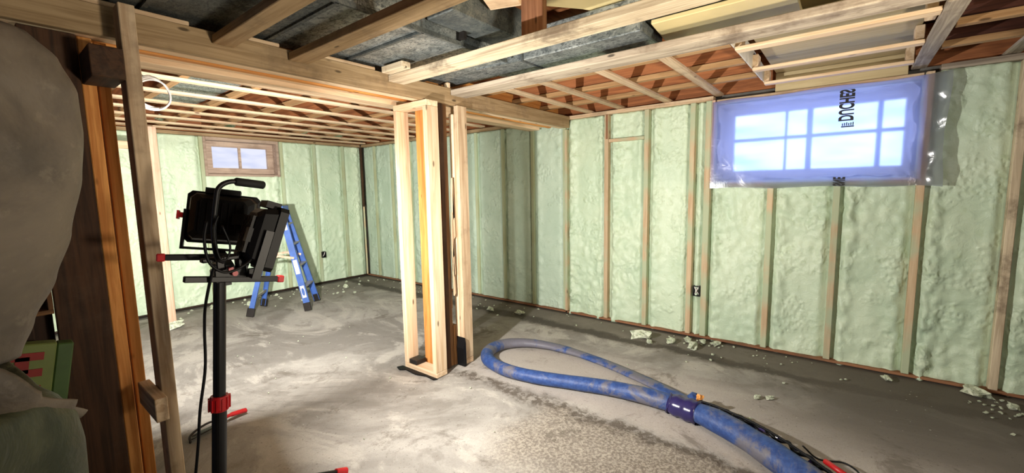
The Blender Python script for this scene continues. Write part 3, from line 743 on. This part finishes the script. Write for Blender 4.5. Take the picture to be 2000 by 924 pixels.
# coil of white cable
cc = MB()
for k in range(3):
    pts = [(.735+ .085*math.cos(a)+.006*k, 3.30+.02*math.sin(2*a+k)+k*.014, 2.112+(.098-.008*k)*math.sin(a)) for a in [2*math.pi*i/28 for i in range(28)]]
    cc.tube(pts, .0055, 7, closed=True)
cc.tube(spline([(.60, 3.30, 2.20), (.68, 3.31, 2.185), (.735, 3.31, 2.215)], 6), .0055, 7)
cc.tube(spline([(.70, 3.31, 2.205), (.66, 3.36, 2.27), (.64, 3.42, 2.328)], 6), .0055, 7)
meta(cc.build('cable_coil', WHITEC, smooth=True), 'coil of white cable hanging from the far room strips', 'cable')

# ------------------------------------------------------------------ work light on its stand
wl = empty('work_light', (.535, 2.0, 0), 'black twin head work light with red knobs on a tripod stand', 'work light')
def wc(mb, name, mat, par=wl, **k):
    o = mb.build(name, mat, par, **k)
    if par is wl: o.matrix_parent_inverse = Matrix.Translation(-Vector(wl.location))
    return o
Pb, Pt = Vector((.512, 2.0, .12)), Vector((.598, 2.0, 1.16))
pp = lambda t: Pb.lerp(Pt, t)
wc(MB().tube([pp(0), pp(.52)], .0265, 20), 'lower_pole', BLACKM, smooth=False)
wc(MB().tube([pp(.50), pp(1)], .0225, 20), 'upper_pole', BLACKM)
col_ = MB(); c0_, c1_ = pp(.475), pp(.535); col_.tube([c0_, c0_.lerp(c1_, .15), c0_.lerp(c1_, .85), c1_], [.031, .036, .036, .031], 24)
for k in range(12):
    a = k*math.pi/6; d = Vector((math.cos(a)*.037, math.sin(a)*.037, 0)); col_.bar(c0_.lerp(c1_, .1)+d, c0_.lerp(c1_, .9)+d, .006, .006, (math.cos(a), math.sin(a), 0))
cl_ = wc(col_, 'clamp_collar', RED)
wc(MB().tube([pp(.10), pp(.18)], [.04, .036], 16), 'leg_hub', BLACKM)
for i, (fx, fy) in enumerate([(1.10, 2.03), (.22, 2.52), (.24, 1.50)]):
    a = pp(.14); q = Vector((fx, fy, .022)); e = a.lerp(q, .90)
    l = wc(MB().tube([a, e], .013, 10), 'leg', BLACKM); wc(MB().tube([e, q], .019, 12), 'end_cap', RED, l)
# cross bars with red caps
def crossbar(p, q, caps, lit=None):
    l = wc(MB().bar(p, q, .024, .024), 'cross_bar', BLACKM, bevel=.003)
    d = (Vector(q)-Vector(p)).normalized()
    for c in caps:
        a = Vector(p) if c == 0 else Vector(q); s_ = -1 if c == 0 else 1
        MB().bar(a-d*.012*s_, a+d*.016*s_, .030, .030).build('end_cap', RED, l, bevel=.004)
crossbar((.475, 1.985, 1.180), (.822, 1.985, 1.122), (1,)); crossbar((.438, 2.09, 1.262), (.70, 2.03, 1.235), (0,))
# mounting bracket
br = MB().box((.575, .69), (1.975, 2.035), (1.145, 1.20)).box((.585, .615), (1.975, 2.035), (1.20, 1.25)).box((.665, .695), (1.985, 2.03), (1.145, 1.265)).box((.54, .72), (1.985, 2.02), (1.232, 1.25))
wc(br, 'bracket', BLACKM, bevel=.004)
wc(MB().tube([(.640, 1.972, 1.18), (.640, 1.95, 1.18)], .011, 10).box((.622, .640), (1.965, 1.973), (1.19, 1.205)), 'bracket_knob', RED)
# lamp heads
def head(center, direction, wdt, hgt, dep, rollang, name):
    d = Vector(direction).normalized(); q = d.to_track_quat('Y', 'Z').to_matrix().to_4x4()
    M = Matrix.Translation(center) @ q @ Matrix.Rotation(rollang, 4, 'Y')
    mb = MB(); w2, h2 = wdt/2, hgt/2
    def ring(y, s, c):   # chamfered rectangle
        x, z = w2*s, h2*s; return [(-x+c, y, -z), (x-c, y, -z), (x, y, -z+c), (x, y, z-c), (x-c, y, z), (-x+c, y, z), (-x, y, z-c), (-x, y, -z+c)]
    rings = [ring(-dep/2, .72, .02), ring(-dep*.30, .90, .022), ring(dep*.15, .98, .022), ring(dep*.18, 1.06, .018), ring(dep*.5, 1.06, .018), ring(dep*.5, .92, .015), ring(dep*.38, .90, .015)]
    vs = [M @ Vector(p) for rr in rings for p in rr]; fs = [tuple(range(8))]
    for i in range(len(rings)-1):
        for j in range(8): fs.append((i*8+j, (i+1)*8+j, (i+1)*8+(j+1) % 8, i*8+(j+1) % 8))
    mb.add(vs, fs)
    for k in range(7):   # cooling fins
        x = -w2*.6+k*w2*.2; mb.box((x-.003, x+.003), (-dep*.62, -dep*.42), (-h2*.6, h2*.6), M)
    mb.box((-w2*.55, w2*.45), (-dep*.25, dep*.3), (h2*.98, h2*1.2), M)
    hd_ = wc(mb, 'lamp_head', BLACK)
    def sub(m, n, mt, **k):
        return m.build(n, mt, hd_, **k)
    sub(MB().add([M @ Vector(p) for p in ring(dep*.40, .88, .012)], [tuple(range(8))]), 'lens', LENS)
    gr = MB()
    for k in range(5):
        x = -w2*.8+k*w2*.4; gr.add([M @ Vector(p) for p in [(x-.0015, dep*.52, -h2), (x+.0015, dep*.52, -h2), (x+.0015, dep*.52, h2), (x-.0015, dep*.52, h2), (x-.0015, dep*.54, -h2), (x+.0015, dep*.54, -h2), (x+.0015, dep*.54, h2), (x-.0015, dep*.54, h2)]], [(0, 1, 2, 3), (4, 7, 6, 5), (0, 4, 5, 1), (2, 6, 7, 3), (1, 5, 6, 2), (0, 3, 7, 4)])
    sub(gr, 'wire_guard', BLACKM)
    sub(MB().box((-w2-.028, -w2-.002), (-.012, .012), (-.012, .012), M).box((-w2-.036, -w2-.028), (-.02, .02), (-.02, .02), M), 'tilt_knob', RED)
    sub(MB().box((w2*.3, w2*.75), (-dep*.66, -dep*.5), (-h2*.25, h2*.2), M), 'wiring_box', BLACK)
    ub = MB().box((-w2-.012, -w2+.0), (-.015, .015), (-h2*1.25, .03), M).box((w2, w2+.012), (-.015, .015), (-h2*1.25, .03), M).box((-w2-.012, w2+.012), (-.015, .015), (-h2*1.25-.012, -h2*1.25), M)
    sub(ub, 'yoke', BLACKM); return hd_
head(HEAD_B, DIR_B, .285, .235, .12, R(9), 'b'); head(HEAD_A, Vector((1, -.12, -.36)), .20, .26, .105, R(0), 'a')
wc(MB().bar((.63, 1.97, 1.20), (.735, 2.40, 1.215), .03, .03).bar((.62, 2.0, 1.13), (.62, 2.0, 1.215), .03, .03, (0, 1, 0)).bar((.70, 1.99, 1.17), (.735, 1.99, 1.17), .03, .03), 'head_bar', BLACKM)
# carrying handle
hpts = spline([(.60, 1.94, 1.235), (.575, 1.93, 1.26), (.572, 1.93, 1.36), (.590, 1.93, 1.48), (.605, 1.93, 1.530), (.645, 1.93, 1.552), (.70, 1.93, 1.548)], 8)
hh = wc(MB().tube(hpts, .0095, 12), 'carry_handle', BLACKM, smooth=True)
o = MB().tube([(.660, 1.93, 1.552), (.665, 1.93, 1.552), (.765, 1.93, 1.538), (.770, 1.93, 1.537)], [.012, .0165, .0165, .012], 16).build('grip', GRIP, hh, smooth=True)
# cables on the lamp
cbm = MB().tube(spline([(.55, 1.92, 1.40), (.535, 1.915, 1.33), (.545, 1.915, 1.24), (.60, 1.915, 1.195), (.68, 1.915, 1.225), (.70, 1.93, 1.26)], 8), .0055, 7)
cbm.tube(spline([(.585, 1.91, 1.42), (.565, 1.905, 1.36), (.575, 1.905, 1.26), (.60, 1.905, 1.25), (.615, 1.905, 1.30), (.595, 1.905, 1.38)], 8), .004, 7)
wc(cbm, 'lamp_cable', BLACK, smooth=True)
cbm = MB().tube(spline([(.562, 1.92, 1.23), (.555, 1.96, 1.17), (.545, 2.02, 1.05), (.542, 2.05, .94), (.532, 2.05, .79), (.500, 2.05, .62), (.482, 2.05, .48), (.452, 2.05, .30), (.40, 2.02, .12), (.33, 1.90, .012), (.15, 1.7, .010), (-.2, 1.6, .010)], 8), .0058, 8)
wc(cbm, 'power_cord', BLACK, smooth=True)

# ------------------------------------------------------------------ step ladder
ld = empty('step_ladder', (2.42, 5.72, 0), 'blue fibreglass step ladder standing open before the back wall', 'ladder')
def lc(mb, name, mat, par=None, **k):
    o = mb.build(name, mat, par or ld, **k)
    if par is None: o.matrix_parent_inverse = Matrix.Translation(-Vector(ld.location))
    return o
F1, F2, R1, R2 = Vector((2.545, 5.37, .02)), Vector((2.865, 5.76, .02)), Vector((1.985, 5.70, .02)), Vector((2.30, 6.10, .02))
T1, T2, S1, S2 = Vector((2.40, 5.60, 1.30)), Vector((2.53, 5.77, 1.30)), Vector((2.34, 5.66, 1.28)), Vector((2.46, 5.82, 1.28))
wdir = (F2-F1).normalized()
def rail(p, q, name, wdt=.075, th=.028, inward=1):
    d = (q-p).normalized(); n_ = d.cross(wdir).normalized(); m = MB()
    m.bar(p, q, .006, wdt, n_)                                  # web: thin across the ladder, wide front to back
    for s_ in (-1, 1): m.bar(p+n_*s_*(wdt/2-.003)+wdir*inward*th/2, q+n_*s_*(wdt/2-.003)+wdir*inward*th/2, th, .006, n_)
    return lc(m, name, BLUE)
ra = rail(F1, T1, 'front_rail', inward=1); rb = rail(F2, T2, 'front_rail', inward=-1)
rc_ = rail(R1, S1, 'rear_rail', .055, .024, 1); rd = rail(R2, S2, 'rear_rail', .055, .024, -1)
for p, q, par in ((F1, T1, ra), (F2, T2, rb), (R1, S1, rc_), (R2, S2, rd)):
    d = (q-p).normalized(); n_ = d.cross(wdir).normalized()
    lc(MB().bar(p-Vector((0, 0, .015)), p+d*.09, .034, .085, n_), 'foot', DARKST, par, bevel=.004)
for t in (.22, .44, .66, .86):
    a, b = F1.lerp(T1, t), F2.lerp(T2, t); lc(MB().bar(a, b, .075, .016).bar(a-Vector((0, 0, .02)), b-Vector((0, 0, .02)), .008, .03), 'step', ALU)
for t in (.16, .5, .82):
    a, b = R1.lerp(S1, t), R2.lerp(S2, t); lc(MB().bar(a, b, .02, .03), 'rear_brace', ALU)
lc(MB().bar((T1+S1)/2-wdir*.03+Vector((0, 0, .035)), (T2+S2)/2+wdir*.03+Vector((0, 0, .035)), .15, .05), 'top_cap', plain('ladder_top_plastic', lin(80, 112, 178), .5), bevel=.008)
for a, b in ((F1.lerp(T1, .52), R1.lerp(S1, .54)), (F2.lerp(T2, .52), R2.lerp(S2, .54))):
    lc(MB().bar(a, (a+b)/2+Vector((0, 0, .03)), .010, .028).bar((a+b)/2+Vector((0, 0, .03)), b, .010, .028), 'spreader', W('pink', 0))
d = (T1-F1).normalized(); n_ = d.cross(wdir).normalized(); off = -wdir*.006
for t0, t1, wd in ((.12, .24, .05), (.36, .50, .05), (.80, .90, .04)):
    o = lc(MB().bar(F1.lerp(T1, t0)+off, F1.lerp(T1, t1)+off, .002, wd, n_), 'sticker', LABELW, ra)
el = [F1.lerp(T1, .18)+off*1.4+d*.05*math.cos(a)+n_*.018*math.sin(a) for a in [2*math.pi*i/20 for i in range(20)]]
lc(MB().add([p for p in el]+[p-wdir*.001 for p in el], [tuple(range(20, 40))]+[(i, (i+1) % 20, 20+(i+1) % 20, 20+i) for i in range(20)]), 'oval_logo', BLUE, ra)

# ------------------------------------------------------------------ hose on the floor
hz = empty('hose', (2.7, 1.5, 0), 'thick dusty blue hose looped on the concrete floor', 'hose')
def hc(mb, name, mat, **k):
    o = mb.build(name, mat, hz, **k); o.matrix_parent_inverse = Matrix.Translation(-Vector(hz.location)); return o
def hose_tube(ctrl, name, seg=20, n=14):
    pts = spline([Vector(c[:3]) for c in ctrl], n); rr = spline([Vector((c[3], c[4], 0)) for c in ctrl], n)
    rad = [max(.01, a.x) for a in rr]; fl = [min(1, max(.3, a.y)) for a in rr]
    for i, p in enumerate(pts):
        p.z = rad[i]*fl[i]+.003; wob = 1+.05*noise.noise(Vector((p.x*7, p.y*7, 2))); rad[i] *= wob
    return hc(MB().tube(pts, rad, seg, flat=fl), name, HOSE, smooth=True)
hose_tube([(2.84, .70, 0, .050, .62), (2.96, .88, 0, .055, .45), (3.09, 1.22, 0, .055, .42), (3.20, 1.62, 0, .050, .5), (3.235, 2.00, 0, .050, .62), (3.17, 2.30, 0, .052, .75), (3.00, 2.475, 0, .054, .85),
           (2.79, 2.485, 0, .056, .9), (2.62, 2.36, 0, .056, .9), (2.545, 2.12, 0, .055, .9), (2.57, 1.85, 0, .055, .9), (2.66, 1.55, 0, .056, .9), (2.735, 1.28, 0, .060, .9), (2.765, 1.02, 0, .064, .9), (2.765, .84, 0, .062, .9)], 'blue_hose_loop')
hose_tube([(2.745, .70, 0, .072, .82), (2.70, .58, 0, .078, .85), (2.63, .43, 0, .078, .85), (2.52, .26, 0, .08, .85), (2.37, .07, 0, .082, .85), (2.18, -.12, 0, .082, .85), (1.9, -.35, 0, .082, .85)], 'blue_hose_end')
jt = MB(); jp = [Vector((2.768, .86-.026*k, .058)) + Vector((-.004*k, 0, 0)) for k in range(8)]
jt.tube(jp, [.066+.010*((k*7) % 3)/2+.0015*k for k in range(8)], 22, flat=.92)
for k in range(4): jt.tube(spline([jp[k*2]+Vector((.07*math.cos(a), .015*math.sin(a*2), .064*math.sin(a))) for a in [2*math.pi*i/12 for i in range(12)]], 2, True), .004, 6, closed=True)
o = hc(jt, 'taped_joint', TAPE, smooth=True); o['label'] = 'shiny dark violet taped joint'
# cable and rope lying along the right side of the hose end
rp = spline([(2.83, .70, .10), (2.80, .60, .11), (2.755, .48, .115), (2.70, .36, .12), (2.63, .24, .12), (2.52, .10, .12), (2.40, -.03, .12), (2.2, -.2, .12)], 10)
hc(MB().tube(rp, .007, 7).tube([p+Vector((.035, .01*math.sin(i*.7), -.03+.012*math.sin(i*.9))) for i, p in enumerate(rp)], .010, 7), 'air_line', BLACK, smooth=True)
rs = random.Random(3)
rg = MB()
for k in range(9):
    i = 4+k*6; p = rp[min(i, len(rp)-1)]+Vector((.045, .0, -.05)); s_ = .022+rs.random()*.016
    rg = MB().add([p+Vector((s_*math.cos(a)*rs.uniform(.6, 1.3), s_*math.sin(a)*rs.uniform(.6, 1.3), rs.uniform(-.02, .02))) for a in [math.pi*j/3 for j in range(6)]]+[p+Vector((0, 0, .035)), p-Vector((0, 0, .03))],
           [(j, (j+1) % 6, 6) for j in range(6)]+[((j+1) % 6, j, 7) for j in range(6)])
    hc(rg, 'tape_scrap', TAPE)

kn = blob('knot', (2.885, .735, .085), .05, 4.4, HOSE, .6); kn.parent = hz; kn.matrix_parent_inverse = Matrix.Translation(-Vector(hz.location))
kn = blob('tape_knot', (2.845, .70, .115), .026, 8.4, W('orange', 0), .7); kn.parent = hz; kn.matrix_parent_inverse = Matrix.Translation(-Vector(hz.location)); kn['label'] = 'tan tape knot'
o = hc(MB().tube(spline([(2.64, .12, .10), (2.70, .05, .02), (2.74, -.06, .02), (2.66, -.12, .03), (2.52, -.06, .08)], 8), .005, 6), 'loose_wire', BLACK, smooth=True)
o = hc(MB().tube([(2.50, .02, .13), (2.42, -.07, .13)], .014, 8), 'red_fitting', RED, smooth=True)

# ------------------------------------------------------------------ red handled tool on the floor
tl = empty('hand_saw', (.87, 3.13, 0), 'small red handled tool lying on the floor behind the light stand', 'tool')
def tcx(mb, n, m, **k):
    o = mb.build(n, m, tl, **k); o.matrix_parent_inverse = Matrix.Translation(-Vector(tl.location)); return o
tcx(MB().tube(spline([(.86, 3.13, .045), (.93, 3.16, .040), (1.00, 3.175, .030), (1.03, 3.18, .024)], 6), [.015]*7+[.021]*6+[.022]*6, 10, flat=.7), 'handle', RED, smooth=True)
tcx(MB().prism([(.69, 3.06), (.76, 3.085), (.87, 3.12), (.87, 3.145), (.76, 3.13), (.70, 3.10)], 2, .02, .026), 'blade', DARKST)
tcx(MB().tube(spline([(.68, 3.05, .012), (.70, 3.11, .03), (.79, 3.14, .05), (.87, 3.14, .045)], 6), .007, 7), 'frame_bow', DARKST, smooth=True)

# ------------------------------------------------------------------ dusty sheeting in the left foreground
def sheet_surface(name, prof, mat, label, ybase, xl, seed, folds=.03, wrap=.14):
    zs = [p[0] for p in prof]; nz = 90; nu = 60; vs = []; fs = []
    def xr(z):
        for (a, xa), (b, xb) in zip(prof, prof[1:]):
            if b <= z <= a:
                t = (a-z)/(a-b); t = t*t*(3-2*t)*.5+t*.5; return xa+(xb-xa)*t
        return prof[-1][1]
    for j in range(nz+1):
        z = zs[0]+(zs[-1]-zs[0])*j/nz; X_ = xr(z)
        for i in range(nu+1):
            u = i/nu; x = xl+(X_-xl)*math.sin(u*math.pi/2)**.9
            y = ybase+wrap*(u**3)+folds*noise.fractal(Vector((x*3.2+z*.7, z*1.5, seed)), 1, 2, 4)+.04*math.sin(x*9+z*2.2+seed)
            if j < 6: y += .25*(1-j/6)**2
            vs.append((x, y, z+.02*noise.noise(Vector((x*5, z*3, seed)))))
    for j in range(nz):
        for i in range(nu):
            a = j*(nu+1)+i; fs.append((a, a+1, a+nu+2, a+nu+1))
    o = mesh_obj(name, vs, fs, mat, smooth=True)
    s_ = o.modifiers.new('solid', 'SOLIDIFY'); s_.thickness = .006
    return meta(o, label, 'sheeting')
# (height, right edge x) at distance y = 1.6 in front of the camera
import_prof = [(1.955, .05), (1.91, .13), (1.86, .175), (1.78, .203), (1.68, .205), (1.55, .190), (1.40, .155), (1.30, .115), (1.20, .065), (1.12, .035)]
sheet_surface('hanging_sheeting', [(z, x) for z, x in import_prof], SHEET, 'big dusty grey sheeting bulging into the photo from the left', 1.50, -.75, 2.0)
low = sheet_surface('lower_sheeting', [(1.075, .01), (1.04, .045), (.99, .085), (.94, .112), (.86, .120), (.70, .115), (.45, .105), (.02, .095)], GSHEET, 'greenish dusty sheeting bunched in the lower left corner', 1.36, -.75, 5.0)
o = MB().tube(spline([(-.30, 1.43, 1.22), (-.05, 1.45, 1.12), (.03, 1.47, 1.02), (.10, 1.52, .965), (.13, 1.56, .93)], 8), [.05]*9+[.04]*8+[.03]*8+[.012]*8, 10, flat=.25, upv=Vector((0, 1, 0))).build('sheeting_fold', SHEET, low, smooth=True)
o['label'] = 'pale rolled fold of sheeting crossing the lower left corner'
# printed packet behind the sheeting
pk = empty('printed_packet', (.09, 2.30, .80), 'green packet with red lettering behind the lower left sheeting', 'packet', rot=(0, R(10), 0))
MB().box((-.16, .03), (0, .06), (-.26, .17)).build('packet_body', plain('packet_green', lin(110, 124, 62), .6), pk, bevel=.004)
MB().box((.031, .075), (.002, .06), (-.26, .165)).build('packet_side', plain('packet_dark_green', lin(64, 92, 40), .6), pk, bevel=.004)
hl = MB()
def stroke(a, b, wd=.020):
    hl.bar((a[0], -.003, a[1]), (b[0], -.003, b[1]), .004, wd, (1, 0, .01) if abs(a[0]-b[0]) < abs(a[1]-b[1]) else (0, 0, 1))
for z in (.125, .065): hl.box((-.105, .0), (-.004, -.001), (z-.014, z+.014))
hl.box((-.07, -.035), (-.004, -.001), (.065, .125))
for z in (.005, -.035, -.075): hl.box((-.105 if z < 0 else -.09, .0), (-.004, -.001), (z-.012, z+.012))
hl.box((-.015, .0), (-.004, -.001), (-.075, .005))
hl.build('red_lettering', plain('packet_red', lin(140, 26, 20), .6), pk)
cbx = empty('storage_box', (.05, 2.42, 1.05), 'dark open wooden box behind the sheeting left of the brown plank', 'box')
for x, z in (((-.30, .11), (.0, .016)), ((-.30, .11), (.30, .316))): MB().box(x, (0, .2), z).build('board', W('old', 0), cbx)
MB().box((.096, .11), (0, .2), (.017, .299)).build('board', W('old', 2), cbx); MB().box((-.30, .095), (.18, .2), (.017, .299)).build('back', CARD, cbx)
board('shelf_post', (.06, .10), (2.38, 2.42), (.0, 1.04), 'dark', 'dark post under the wooden box', 'post')

# ------------------------------------------------------------------ foam scraps on the floor
proto = [blob('foam_scrap', (0, 0, 0), 1.0, 10+k*3.3, FOAMC, .55, 2 if k < 3 else 1) for k in range(6)]
used = [False]*6
def scrap(x, y, r_, k, label, group, z=None):
    if not used[k]: o = proto[k]; used[k] = True
    else: o = proto[k].copy(); COL.objects.link(o)
    rz = random.uniform(0, 6.28); o.location = (x, y, (r_*.42) if z is None else z); o.scale = (r_, r_*random.uniform(.7, 1), r_); o.rotation_euler = (0, 0, rz)
    return meta(o, label, 'foam scrap', group)
big = [(4.02, 1.545, .075, 'largest flat foam scrap left of the foam heap'), (3.93, 1.44, .03, 'foam scrap between the flat scrap and the wall band'), (4.05, 1.27, .05, 'foam chunk at the left of the heap by the narrow foam strip'),
       (4.18, 1.15, .04, 'foam chunk leaning in the middle of the heap'), (4.03, 1.06, .055, 'foam chunk at the front of the heap'), (4.21, 1.02, .036, 'foam chunk touching the stud in the heap'), (4.23, .91, .036, 'foam chunk at the right of the heap'),
       (4.02, .13, .0, ''), (4.20, -.305, .032, 'single foam lump under the right part of the big window'), (4.25, -.78, .055, 'foam lump against the foot of the dirty stud'), (4.13, -.93, .03, 'foam lump at the far right edge of the photo'),
       (3.30, .43, .026, 'foam crumb casting a shadow on the open floor, left of a pair'), (3.345, .36, .022, 'foam crumb casting a shadow on the open floor, right of a pair'),
       (2.885, 1.22, .024, 'white foam scrap inside the hose loop'), (3.98, 3.05, .045, 'greenish foam scrap in the shadow stripes'), (3.9, 3.45, .04, 'foam scrap at the far end of the shadow stripes'), (3.55, 6.2, .05, 'foam scrap before the far corner'), (3.05, 6.45, .06, 'foam scrap under the electrical box of the back wall'),
       (1.30, 5.96, .07, 'foam lump at the foot of the pinkish stud'), (2.2, 6.3, .05, 'foam scrap behind the ladder')]
for i, (x, y, r_, lb) in enumerate(big):
    if r_: scrap(x, y, r_*1.2, i % 3, lb, None)
rs = random.Random(11)
for k in range(120):
    y = rs.uniform(-1.0, 6.4); x = 4.30-abs(rs.gauss(0, .17)) if k % 4 else 4.1-abs(rs.gauss(0, .5))
    if y > 4: x = min(x, 4.25)
    if k % 3 == 0: y = rs.gauss(1.0, .35)
    if k % 9 == 0: y, x = rs.gauss(-.85, .08), rs.gauss(4.02, .06)
    x = max(2.9, min(4.30, x)); scrap(x, y, rs.uniform(.005, .016), 3+k % 3, 'pale foam crumb strewn on the floor along the right foam wall', 'foam crumbs along the right wall')
for k in range(60):
    x = rs.uniform(1.1, 4.1); y = 6.70-abs(rs.gauss(0, .28)); scrap(x, y, rs.uniform(.008, .03), 3+k % 3, 'pale foam crumb strewn on the floor before the back wall', 'foam crumbs before the back wall')
for k in range(46):
    x = rs.uniform(1.2, 3.6); y = rs.uniform(1.0, 5.6)
    if 2.3 < x < 3.45 and y < 2.75: continue
    scrap(x, y, rs.uniform(.004, .010), 3+k % 3, 'tiny foam crumb on the open concrete floor', 'foam crumbs on the open floor')
for i, (x, y) in enumerate([(1.55, 6.55), (2.25, 6.6), (3.2, 6.55), (3.8, 6.6)]):
    o = blob('foam_overspray', (x, y, 2.43), .09, 30+i, FOAM, .35); meta(o, 'mint foam overspray above the strips, '+['leftmost of four', 'second from the left of four', 'third from the left of four', 'rightmost of four'][i], 'foam blob', 'foam overspray over the back wall')
for k in range(6):
    if not used[k]: bpy.data.objects.remove(proto[k])
